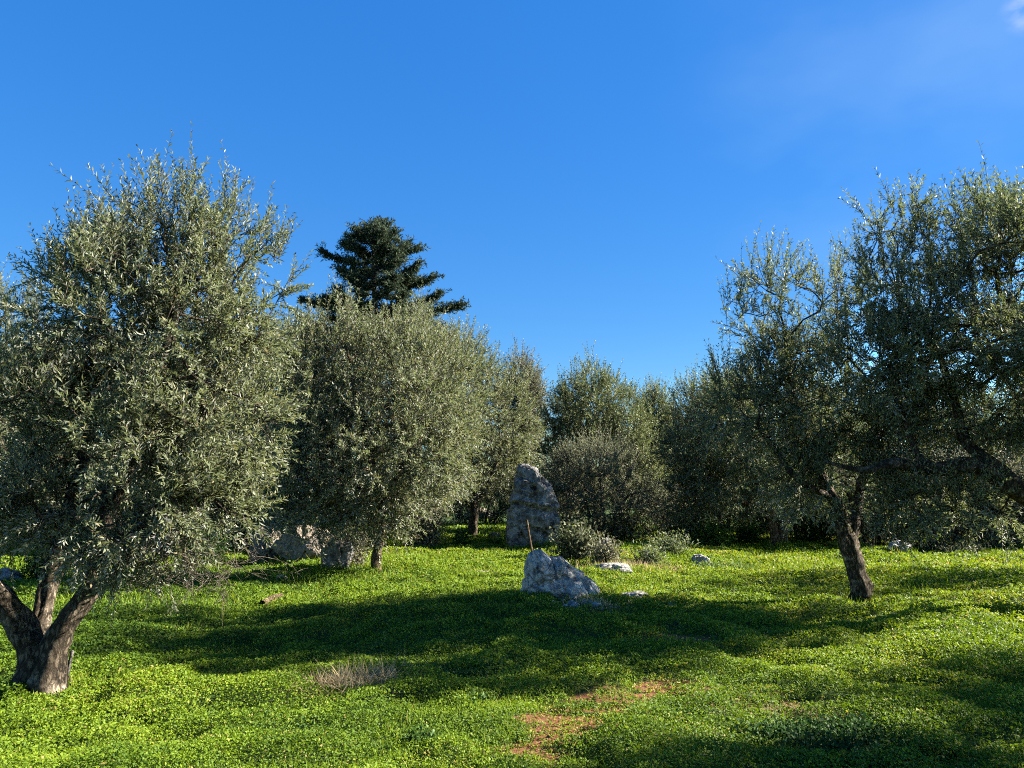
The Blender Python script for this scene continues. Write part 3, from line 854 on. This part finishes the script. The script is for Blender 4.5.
# ------------------------------------------------------------------ clover and grass
def cover_height(x, y):
    p = np.stack([x, y, 0 * x], 1)
    h = .012 + .095 * smooth(.3, .75, vnoise(p, .38, 31)) + .05 * smooth(.4, .8, vnoise(p, 1.3, 32)) + .03 * vnoise(p, .12, 33)
    return h


def clover():
    rng = np.random.default_rng(55)
    dmax, d0, dn = 36.0, 1.6, 5600.0     # clusters per square metre within 5 m
    bins = np.concatenate([np.arange(d0, 6, .3), np.arange(6, dmax, 1.0)])
    X, Y = [], []
    half = 0.95
    for a, c in zip(bins[:-1], bins[1:]):
        mid = (a + c) / 2
        den = dn * min(1, (5.2 / mid) ** 1.85)
        n = int(den * half * (c * c - a * a))
        r = np.sqrt(rng.uniform(a * a, c * c, n)); t = rng.uniform(-half, half, n)
        X.append(r * np.sin(t)); Y.append(r * np.cos(t))
    x = np.concatenate(X); y = np.concatenate(Y)
    d = np.hypot(x, y)
    p = np.stack([x, y, 0 * x], 1)
    sm = soil_mask(x, y)
    thin = .80 + .35 * vnoise(p, .7, 41) - .25 * smooth(.62, .8, vnoise(p, .5, 42))
    ok = rng.random(len(x)) < thin * (1 - .80 * sm)
    x, y, d, p, sm = x[ok], y[ok], d[ok], p[ok], sm[ok]
    n = len(x)
    z = hgt(x, y); h = cover_height(x, y) * (1 - .75 * sm)
    zz = z + h * (.35 + .65 * rng.random(n) ** .6)
    sc = .0108 * np.maximum(1, (d / 5.2)) ** .86 * rng.uniform(.65, 1.35, n)
    base = np.stack([x, y, zz], 1)
    # patches of colour
    patch = smooth(.25, .75, vnoise(p, 1.7, 43)) * .45 + smooth(.2, .8, vnoise(p, .45, 44)) * .35 + vnoise(p, .16, 46) * .25
    zone = smooth(.52, .72, vnoise(p * np.array([1, 1.6, 1]), 2.3, 47))
    yell = smooth(-1.5, 4.5, x) * .22 + smooth(9, 20, y) * .08
    cv = np.clip(.10 + .52 * patch + .16 * zone + yell + rng.normal(size=n) * .13, 0, .93)
    dry = (rng.random(n) < .006 + .40 * sm + .035 * smooth(.52, .75, vnoise(p, .9, 45)) + .015 * zone)
    cv = np.where(dry, rng.uniform(.93, 1, n), cv)
    # three leaves to a stalk group, each turned its own way
    Vs, var = [], []
    for k in range(3):
        a = rng.random(n) * 6.283
        nk = norm(rng.normal(size=(n, 3)) * .62 + np.array([.22, -.12, .70]))
        D = norm(np.stack([np.cos(a), np.sin(a), rng.uniform(-.1, 1.0, n)], 1)); D = norm(D - nk * np.sum(D * nk, 1, keepdims=True))
        off = rng.normal(size=(n, 3)) * (sc * .9)[:, None]; off[:, 2] = -np.abs(off[:, 2]) * .8
        sk = sc * rng.uniform(.75, 1.2, n)
        V, _ = leaf_quads(base + off, D, nk, sk * 1.45, sk * .95, .14, .1)
        Vs.append(V); var.append(np.repeat(np.clip(cv + rng.normal(size=n) * .07, 0, 1), 4))
    V = np.vstack(Vs); var = np.concatenate(var)
    # grass blades
    nb = 90000
    r = np.sqrt(rng.uniform(2.4 ** 2, 34.0 ** 2, nb * 3)) ** 1.0 * rng.random(nb * 3) ** .35
    t = rng.uniform(-half, half, nb * 3)
    gx, gy = r * np.sin(t), r * np.cos(t)
    q = np.stack([gx, gy, 0 * gx], 1)
    ok = (r > 2.4) & (vnoise(q, 1.6, 61) * .6 + vnoise(q, .5, 62) * .4 > .50) & (rng.random(nb * 3) > soil_mask(gx, gy) * .8)
    gx, gy, r = gx[ok][:nb], gy[ok][:nb], r[ok][:nb]
    m = len(gx)
    gz = hgt(gx, gy)
    ex, ey, el = [], [], []
    for (rx, ry, ra, rb) in ROCKPOS:
        k = int(60 + 380 * ra); a_ = rng.random(k) * 6.283; q_ = rng.uniform(.75, 1.2, k)
        ex.append(rx + np.cos(a_) * ra * q_); ey.append(ry + np.sin(a_) * rb * q_); el.append(np.full(k, 1.35))
    ex, ey, el = np.concatenate(ex), np.concatenate(ey), np.concatenate(el)
    gx = np.concatenate([gx, ex]); gy = np.concatenate([gy, ey]); r = np.hypot(gx, gy); gz = hgt(gx, gy)
    lm = np.concatenate([np.ones(m), el]); m = len(gx)
    D = norm(rng.normal(size=(m, 3)) * np.array([.45, .45, .1]) + np.array([0, 0, 1.]))
    L = lm * rng.uniform(.07, .17, m) * (.62 + .63 * smooth(6, 20, r)); Wd = .0045 * np.maximum(1, r / 5) * rng.uniform(.7, 1.3, m)
    Vb, _ = leaf_quads(np.stack([gx, gy, gz], 1), D, rand_unit(rng, m), L, Wd, .1, .25)
    vb = np.clip(rng.normal(.6, .2, m), 0, .95); vb = np.where(rng.random(m) < .04, 1.0, vb)
    V = np.vstack([V, Vb]); var = np.concatenate([var, np.repeat(vb, 4)])
    Q = np.arange(len(V)).reshape(-1, 4)
    o = obj('grass', mesh_from('grass', V, Q, var, M['clover']))
    tag(o, 'bright green clover and short grass covering the grove floor', 'grass', kind='stuff')
    print('clover quads', len(Q))

clover()


# ------------------------------------------------------------------ low plants
def tuft(name, label, cat, c, rx, ry, n, L, mat, seed, wid=.006, lean=.55, up=1.0, group=None, mid=.5, vs=.25):
    rng = np.random.default_rng(seed)
    c = np.asarray(c, float)
    u = rng.normal(size=(n, 2)) * .45
    x = c[0] + u[:, 0] * rx; y = c[1] + u[:, 1] * ry
    z = hgt(x, y)
    D = norm(np.stack([u[:, 0] * lean, u[:, 1] * lean, np.full(n, up)], 1) + rng.normal(size=(n, 3)) * lean * np.array([1, 1, .35]))
    V, Q = leaf_quads(np.stack([x, y, z], 1) - c, D, rand_unit(rng, n), rng.uniform(.5, 1.15, n) * L, rng.uniform(.7, 1.3, n) * wid, .1, .3)
    o = obj(name, mesh_from(name, V, Q, np.repeat(np.clip(rng.normal(mid, vs, n), 0, 1), 4), M[mat]), None, c)
    return tag(o, label, cat, group)


def herb(name, label, cat, c, rx, ry, h, n, leaf, mat, seed, stems=14, group=None, mid=.5, vs=.22, flat=.7, patch=False):
    """leafy clump: stems (part) and leaves (part)"""
    rng = np.random.default_rng(seed)
    c = np.asarray(c, float)
    root = thing(name, c, label, cat, group)
    a = rng.random(stems) * 6.283; rr = rng.random(stems) ** .5
    px, py = np.cos(a) * rr * rx * .6, np.sin(a) * rr * ry * .6
    P0 = np.stack([px, py, hgt(c[0] + px, c[1] + py) - c[2] - .02], 1)
    D = norm(np.stack([px / rx * .9, py / ry * .9, np.ones(stems)], 1) + rng.normal(size=(stems, 3)) * .18)
    L = h * rng.uniform(.65, 1.1, stems) * (1.1 - .35 * rr)
    if not patch:
        for i in range(stems):
            P0[i] *= np.array([.12, .12, 1]); P0[i, 2] = -.03
        V, Q = thin_stems(P0, D, L, np.full(stems, max(.004, .012 * h)), rng.normal(size=(stems, 3)) * .15, rng, 4)
        obj('stems', mesh_from('stems', V, Q, mat=M['bark_grey']), root)
    k = rng.integers(0, stems, n); t = rng.random(n) ** .75
    q = P0[k] + D[k] * (t * L[k])[:, None] + rng.normal(size=(n, 3)) * np.array([rx, ry, h]) * .14
    q[:, 2] = np.maximum(q[:, 2], .02)
    LD = norm(D[k] * .3 + rng.normal(size=(n, 3)) * .7 + np.array([0, 0, .15]))
    NN = rng.normal(size=(n, 3)) * flat + np.array([0, 0, 1.])
    V, Q = leaf_quads(q, LD, NN, leaf[0] * rng.uniform(.6, 1.2, n), leaf[1] * rng.uniform(.7, 1.2, n))
    obj('leaves', mesh_from('leaves', V, Q, np.repeat(np.clip(rng.normal(mid, vs, n), 0, 1), 4), M[mat]), root)
    return root


g = gp(345, 691)
tuft('dry_grass_tuft', 'dry straw coloured tuft of dead stems in the clover at lower left', 'dry grass', g + np.array([.05, .05, 0]), .46, .36, 2400, .24, 'straw', 301, .007, 1.3, .6, mid=.62)
g = gp(815, 718)
tuft('dry_litter', 'strip of pale dry stems above the dark nettle patch', 'dry grass', g, .62, .2, 1700, .11, 'straw', 302, .006, 1.3, .4, mid=.7)
g = gp(595, 606)
tuft('dry_grass_tuft', 'sparse dry stems around the loose stones by the boulder', 'dry grass', g, .5, .2, 420, .16, 'straw', 303, .007, .8, .7)
g = gp(650, 575)
tuft('dry_grass_tuft', 'light dry grass right of the flat slab behind the boulder', 'dry grass', gp(628, 570), 1.2, .5, 900, .22, 'straw', 304, .012, .6, .9)
g = gp(845, 752)
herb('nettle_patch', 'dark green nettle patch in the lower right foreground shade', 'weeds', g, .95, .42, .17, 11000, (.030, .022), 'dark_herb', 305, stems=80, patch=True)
g = gp(440, 672)
herb('weed_patch', 'mid green leafy weed patch in front of the dark shadow', 'weeds', gp(500, 672), .9, .35, .10, 3000, (.04, .025), 'herb', 306, stems=60, patch=True)
g = gp(462, 547)
herb('agave_plant', 'small dark spiky plant at the edge of the shade by the straight trunk', 'plant', g, .35, .3, .42, 60, (.38, .07), 'dark_herb', 307, stems=8)
herb('sage_shrub', 'pale grey leaved shrub in front of the standing stone', 'shrub', gp(576, 560), 1.45, .7, .80, 2100, (.11, .055), 'sage', 308, stems=40)
herb('dry_shrub', 'low brownish shrub behind the flat slab', 'shrub', gp(606, 565), .7, .45, .62, 1700, (.09, .035), 'scrub_brown', 309, stems=34)
herb('green_shrub', 'bright green shrub right of the grey twiggy bush', 'shrub', gp(628, 545), 1.1, .7, .95, 2600, (.11, .055), 'herb', 310, stems=36, mid=.7)
herb('sparse_shrub', 'sparse grey green shrub beside the thin leaning stalk', 'shrub', gp(650, 566), .9, .6, .5, 900, (.10, .03), 'olive_dark', 311, stems=40)
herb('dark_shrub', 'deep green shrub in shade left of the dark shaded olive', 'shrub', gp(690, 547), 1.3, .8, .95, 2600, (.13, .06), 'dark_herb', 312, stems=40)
herb('sage_shrub', 'dusty brown shrub under the left side of the dark shaded olive', 'shrub', gp(672, 537), 1.0, .8, 1.7, 2600, (.13, .045), 'scrub_brown', 313, stems=40)
herb('brown_shrub', 'brown leafy shrub at the foot of the slim pale trunk', 'shrub', gp(355, 568), .42, .35, .85, 1500, (.075, .028), 'scrub_brown', 314, stems=30)
herb('brown_shrub', 'olive brown shrub between the slim trunk and straight trunk', 'shrub', gp(425, 546), 1.15, .8, 1.75, 4200, (.10, .032), 'scrub_brown', 315, stems=46)
herb('grey_weed', 'grey green weed with tall stems in grass at the right of the shade', 'weeds', gp(960, 555), .9, .4, .35, 900, (.09, .02), 'sage', 316, stems=50, patch=True)
herb('sprawling_weed', 'pale bluish green sprawling weed beside the small bluish rock', 'weeds', gp(725, 572), .8, .4, .22, 1700, (.06, .03), 'herb', 317, stems=50, mid=.75, patch=True)

herb('undergrowth_shrub', 'loose grey green undergrowth shrub just left of the small bluish grey rock', 'shrub', gp(672, 556), 1.2, .6, .6, 1300, (.09, .03), 'olive_dark', 318, stems=30)
herb('undergrowth_shrub', 'low green undergrowth shrub behind the small bluish grey rock', 'shrub', gp(712, 549), 1.5, .7, .7, 3000, (.10, .04), 'herb', 319, stems=34, mid=.35)
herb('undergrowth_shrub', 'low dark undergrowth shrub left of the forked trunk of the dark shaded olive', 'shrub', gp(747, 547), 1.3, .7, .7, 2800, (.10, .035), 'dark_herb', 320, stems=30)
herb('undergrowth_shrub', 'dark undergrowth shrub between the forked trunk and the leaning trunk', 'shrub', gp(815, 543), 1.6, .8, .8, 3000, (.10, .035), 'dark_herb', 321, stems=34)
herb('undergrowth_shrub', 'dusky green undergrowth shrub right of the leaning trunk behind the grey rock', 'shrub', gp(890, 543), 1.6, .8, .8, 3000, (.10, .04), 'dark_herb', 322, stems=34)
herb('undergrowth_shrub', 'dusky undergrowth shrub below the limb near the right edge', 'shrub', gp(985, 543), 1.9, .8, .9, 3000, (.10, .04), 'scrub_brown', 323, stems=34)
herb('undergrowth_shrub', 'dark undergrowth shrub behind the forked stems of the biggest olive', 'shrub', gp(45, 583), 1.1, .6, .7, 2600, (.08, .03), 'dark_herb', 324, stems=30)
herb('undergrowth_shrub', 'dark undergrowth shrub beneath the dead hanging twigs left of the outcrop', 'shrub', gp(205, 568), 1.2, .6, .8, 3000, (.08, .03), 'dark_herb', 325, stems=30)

for i, (x, y, rr_) in enumerate([(232, 645, .2), (150, 722, .16), (420, 742, .17), (690, 722, .16), (775, 640, .24), (300, 738, .14), (955, 628, .25), (60, 728, .2), (470, 705, .18), (905, 600, .28), (205, 690, .18), (365, 610, .28), (720, 600, .3), (560, 690, .16)]):
    herb('weed_clump', 'small clump of broader leaved green weeds growing in the clover', 'weeds', gp(x, y), rr_, rr_ * .8, .11, 300, (.032, .020), 'herb', 700 + i, group='weed clumps in the clover', patch=True, mid=.45)

# scrub belt behind everything
belt = [(-20, 27, 'sunless scrub thicket at far left behind the pale boulders'), (70, 21, 'dark scrub thicket behind the forked trunk of the biggest olive'), (160, 20, 'dark scrub thicket behind hanging dead twigs'),
        (225, 20, 'dark thicket left of the rock outcrop'), (318, 20.5, 'thicket behind the rounded grey rock'), (480, 33, 'green thicket behind the straight dark trunk'), (545, 32, 'thicket behind the standing stone'),
        (720, 27, 'thicket behind the dusty brown shrub'), (800, 24, 'thicket behind the forked trunk of the dark shaded olive'), (868, 22.5, 'thicket behind the leaning trunk'),
        (940, 21.5, 'thicket with grey dead brush under the long limb'), (1015, 21.5, 'thicket at right edge behind the sunlit grass'), (1095, 21.5, 'thicket just outside the right edge of view'), (390, 30, 'thicket behind the olive brown shrub')]
for i, (x, D, lab) in enumerate(belt):
    b = on_ground(*at(x, 500, D)[:2])
    dead = [(b + np.array([0, -.9, .7]), (1.3, .5, .5), 40, .8)] if x in (940, 1015, 800) else None
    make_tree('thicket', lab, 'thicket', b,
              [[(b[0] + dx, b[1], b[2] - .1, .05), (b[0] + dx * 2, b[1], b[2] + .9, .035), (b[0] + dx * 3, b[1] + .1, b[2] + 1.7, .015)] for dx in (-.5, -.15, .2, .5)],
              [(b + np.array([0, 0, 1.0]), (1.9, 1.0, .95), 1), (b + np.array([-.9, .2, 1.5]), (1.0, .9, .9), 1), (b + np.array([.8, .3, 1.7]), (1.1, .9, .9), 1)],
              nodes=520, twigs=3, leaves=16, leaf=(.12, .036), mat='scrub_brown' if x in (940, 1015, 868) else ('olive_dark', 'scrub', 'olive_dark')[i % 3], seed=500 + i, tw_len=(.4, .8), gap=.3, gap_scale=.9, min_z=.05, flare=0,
              group='scrub thickets at the back of the grove', bare=dead, bark='bark_grey')

# ------------------------------------------------------------------ sticks and a log
def stick(name, label, cat, pts, mat, seed, ns=8, bark=.3):
    P = np.array(pts, float); c = P[0, :3].copy()
    C = catmull(P, .04)
    V, Q = sweep(C[:, :3], C[:, 3], ns, bark, seed)
    return tag(obj(name, mesh_from(name, V - c, Q, mat=M[mat]), None, c), label, cat)

D = gp(535, 575)[1]
stick('wooden_stick', 'thin pale wooden stick leaning up behind the boulder', 'stick', limb([(534, 562, D, .024), (530, 540, D + .05, .022), (527, 520, D + .1, .017)]), 'pale_wood', 1)
g = gp(262, 608); g2 = gp(281, 600)
stick('log', 'short pale cut log lying on the grass at left', 'log', [(*(g + [0, 0, .04]), .055), (*((g + g2) / 2 + [0, 0, .06]), .06), (*(g2 + [0, 0, .05]), .05)], 'pale_wood', 2, 12, .4)
g = gp(640, 568)
stick('plant_stalk', 'thin pale plant stalk leaning beside the sparse grey green shrub', 'stalk', [(*g, .016), (*(g + [-.1, 0, .22]), .014), (*(g + [-.2, .02, .40]), .009)], 'dead_wood', 3)
b = gp(38, 692)
g = gp(62, 684)
stick('pipe', 'dark pipe standing against the right side of the forked olive trunk', 'pipe', [(*(g + [-.03, .12, -.05]), .016), (*(g + [-.02, .12, .10]), .016), (*(g + [.0, .12, .26]), .015)], 'bark_grey', 4, 10, 0)

# ------------------------------------------------------------------ trees standing outside the frame on the sun's side
def side_tree(x, y, h, r, label, seed, nodes=700):
    b = on_ground(x, y)
    make_tree('olive_tree', label, 'olive tree', b, [[(x, y, b[2] - .1, .2), (x + .05, y, 1.0, .15), (x - .1, y + .1, h * .5, .09), (x, y, h * .75, .05)], [(x + .03, y, .9, .1), (x + r * .3, y - .2, h * .5, .07), (x + r * .5, y, h * .7, .04)]],
              [(np.array([x, y, h * .62]), (r, r, h * .3), 1), (np.array([x - r * .4, y + r * .2, h * .75]), (r * .6, r * .6, h * .22), 1), (np.array([x + r * .5, y - r * .2, h * .5]), (r * .7, r * .7, h * .22), 1)],
              nodes=nodes, twigs=3, leaves=20, leaf=(.075, .022), mat='olive_dark', seed=seed, tw_len=(.3, .55), gap=.38, gap_scale=.7, group='olives beyond the right edge of view')

side_tree(10.2, 6.7, 3.9, 1.55, 'olive beyond the right edge casting shade on the near clover', 601, 900)
side_tree(7.4, 4.75, 4.2, 1.15, 'smaller olive beyond the lower right corner shading the nearest clover', 602, 800)
side_tree(12.0, 13.7, 4.2, 2.1, 'olive far beyond the right edge behind the spreading olive', 603, 700)

# ------------------------------------------------------------------ camera, light, sky
cam = bpy.data.cameras.new('camera'); co = bpy.data.objects.new('camera', cam); COL.objects.link(co)
cam.sensor_width = 36; cam.lens = 36 * F / 1024; cam.clip_end = 2000; cam.clip_start = .05
co.location = CAM; co.rotation_euler = (R(90) + PITCH, 0, 0)
S.camera = co

sun = bpy.data.lights.new('sun', 'SUN'); sun.energy = 5.0; sun.angle = R(.55); sun.color = (1, .93, .80)
so = bpy.data.objects.new('sun', sun); COL.objects.link(so)
az, el = R(SUN_AZ), R(SUN_EL)
sd = Vector((math.sin(az) * math.cos(el), math.cos(az) * math.cos(el), math.sin(el)))
so.rotation_euler = sd.to_track_quat('Z', 'Y').to_euler()
so.location = sd * 60

w = bpy.data.worlds.new('World'); S.world = w; w.use_nodes = True
nt = w.node_tree; nt.nodes.clear()
out = N_(nt, 'ShaderNodeOutputWorld'); bg = N_(nt, 'ShaderNodeBackground'); bg.inputs['Strength'].default_value = .05
sky = N_(nt, 'ShaderNodeTexSky'); sky.sky_type = 'NISHITA'; sky.sun_disc = False
sky.sun_elevation = el; sky.sun_rotation = az; sky.air_density = 1.0; sky.dust_density = .2; sky.ozone_density = 3.0; sky.altitude = 200
sp = N_(nt, 'ShaderNodeSeparateColor', mode='HSV'); hs = N_(nt, 'ShaderNodeCombineColor', mode='HSV')
nt.links.new(sky.outputs[0], sp.inputs[0])
def mth(op, a, b):
    q = N_(nt, 'ShaderNodeMath', operation=op); nt.links.new(a, q.inputs[0]); q.inputs[1].default_value = b
    return q.outputs[0]
nt.links.new(mth('ADD', sp.outputs[0], .008), hs.inputs[0])
nt.links.new(mth('MULTIPLY', mth('POWER', sp.outputs[1], .65), 1.19), hs.inputs[1])
body = mth('MULTIPLY', mth('POWER', sp.outputs[2], .42), 1.76)
glow = mth('MULTIPLY', mth('MAXIMUM', mth('SUBTRACT', sp.outputs[2], 6.0), 0.0), 4.0)
sm_ = N_(nt, 'ShaderNodeMath', operation='ADD'); nt.links.new(body, sm_.inputs[0]); nt.links.new(glow, sm_.inputs[1])
nt.links.new(sm_.outputs[0], hs.inputs[2])
# wisps of thin cloud high at the right
geo = N_(nt, 'ShaderNodeTexCoord')
mp = N_(nt, 'ShaderNodeMapping'); mp.inputs['Scale'].default_value = (1.6, 1.6, 3.2)
nt.links.new(geo.outputs['Generated'], mp.inputs[0])
cn = N_(nt, 'ShaderNodeTexNoise'); cn.inputs['Scale'].default_value = 2.2; cn.inputs['Detail'].default_value = 4; cn.inputs['Roughness'].default_value = .5
nt.links.new(mp.outputs[0], cn.inputs['Vector'])
cdir = norm(at(985, 55, 10) - CAM)
dt = N_(nt, 'ShaderNodeVectorMath', operation='DOT_PRODUCT'); dt.inputs[1].default_value = cdir
nt.links.new(geo.outputs['Generated'], dt.inputs[0])
def mrange(v, a, b):
    q = N_(nt, 'ShaderNodeMapRange', interpolation_type='SMOOTHSTEP'); nt.links.new(v, q.inputs['Value'])
    q.inputs['From Min'].default_value = a; q.inputs['From Max'].default_value = b
    return q.outputs['Result']
near = mrange(dt.outputs['Value'], .93, 1.0)
cf = ramp(nt, cn.outputs['Fac'], [(.40, (0, 0, 0)), (.9, (.20, .20, .20))])
mul = mixc(nt, 1.0, near, cf, 'MULTIPLY')
cl = mixc(nt, mul, hs.outputs[0], (2.6, 3.6, 4.2))
cd2 = norm(at(1028, 9, 10) - CAM)
d2 = N_(nt, 'ShaderNodeVectorMath', operation='DOT_PRODUCT'); d2.inputs[1].default_value = cd2
nt.links.new(geo.outputs['Generated'], d2.inputs[0])
c2n = N_(nt, 'ShaderNodeTexNoise'); c2n.inputs['Scale'].default_value = 26; c2n.inputs['Detail'].default_value = 6
nt.links.new(mp.outputs[0], c2n.inputs['Vector'])
m2 = mixc(nt, 1.0, mrange(d2.outputs['Value'], .9996, 1.0004), ramp(nt, c2n.outputs['Fac'], [(.38, (0, 0, 0)), (.7, (.6, .6, .6))]), 'MULTIPLY')
cl = mixc(nt, m2, cl, (3.9, 4.1, 4.3))
nt.links.new(cl, bg.inputs['Color']); nt.links.new(bg.outputs[0], out.inputs[0])

vs = S.view_settings
vs.view_transform = 'Standard'; vs.look = 'None'; vs.gamma = 1; vs.use_curve_mapping = False; vs.exposure = 2.5
S.cycles.use_denoising = False; S.cycles.filter_width = 1.05
S.cycles.max_bounces = 12; S.cycles.diffuse_bounces = 7; S.cycles.transmission_bounces = 7; S.cycles.glossy_bounces = 2
S.cycles.sample_clamp_indirect = 4
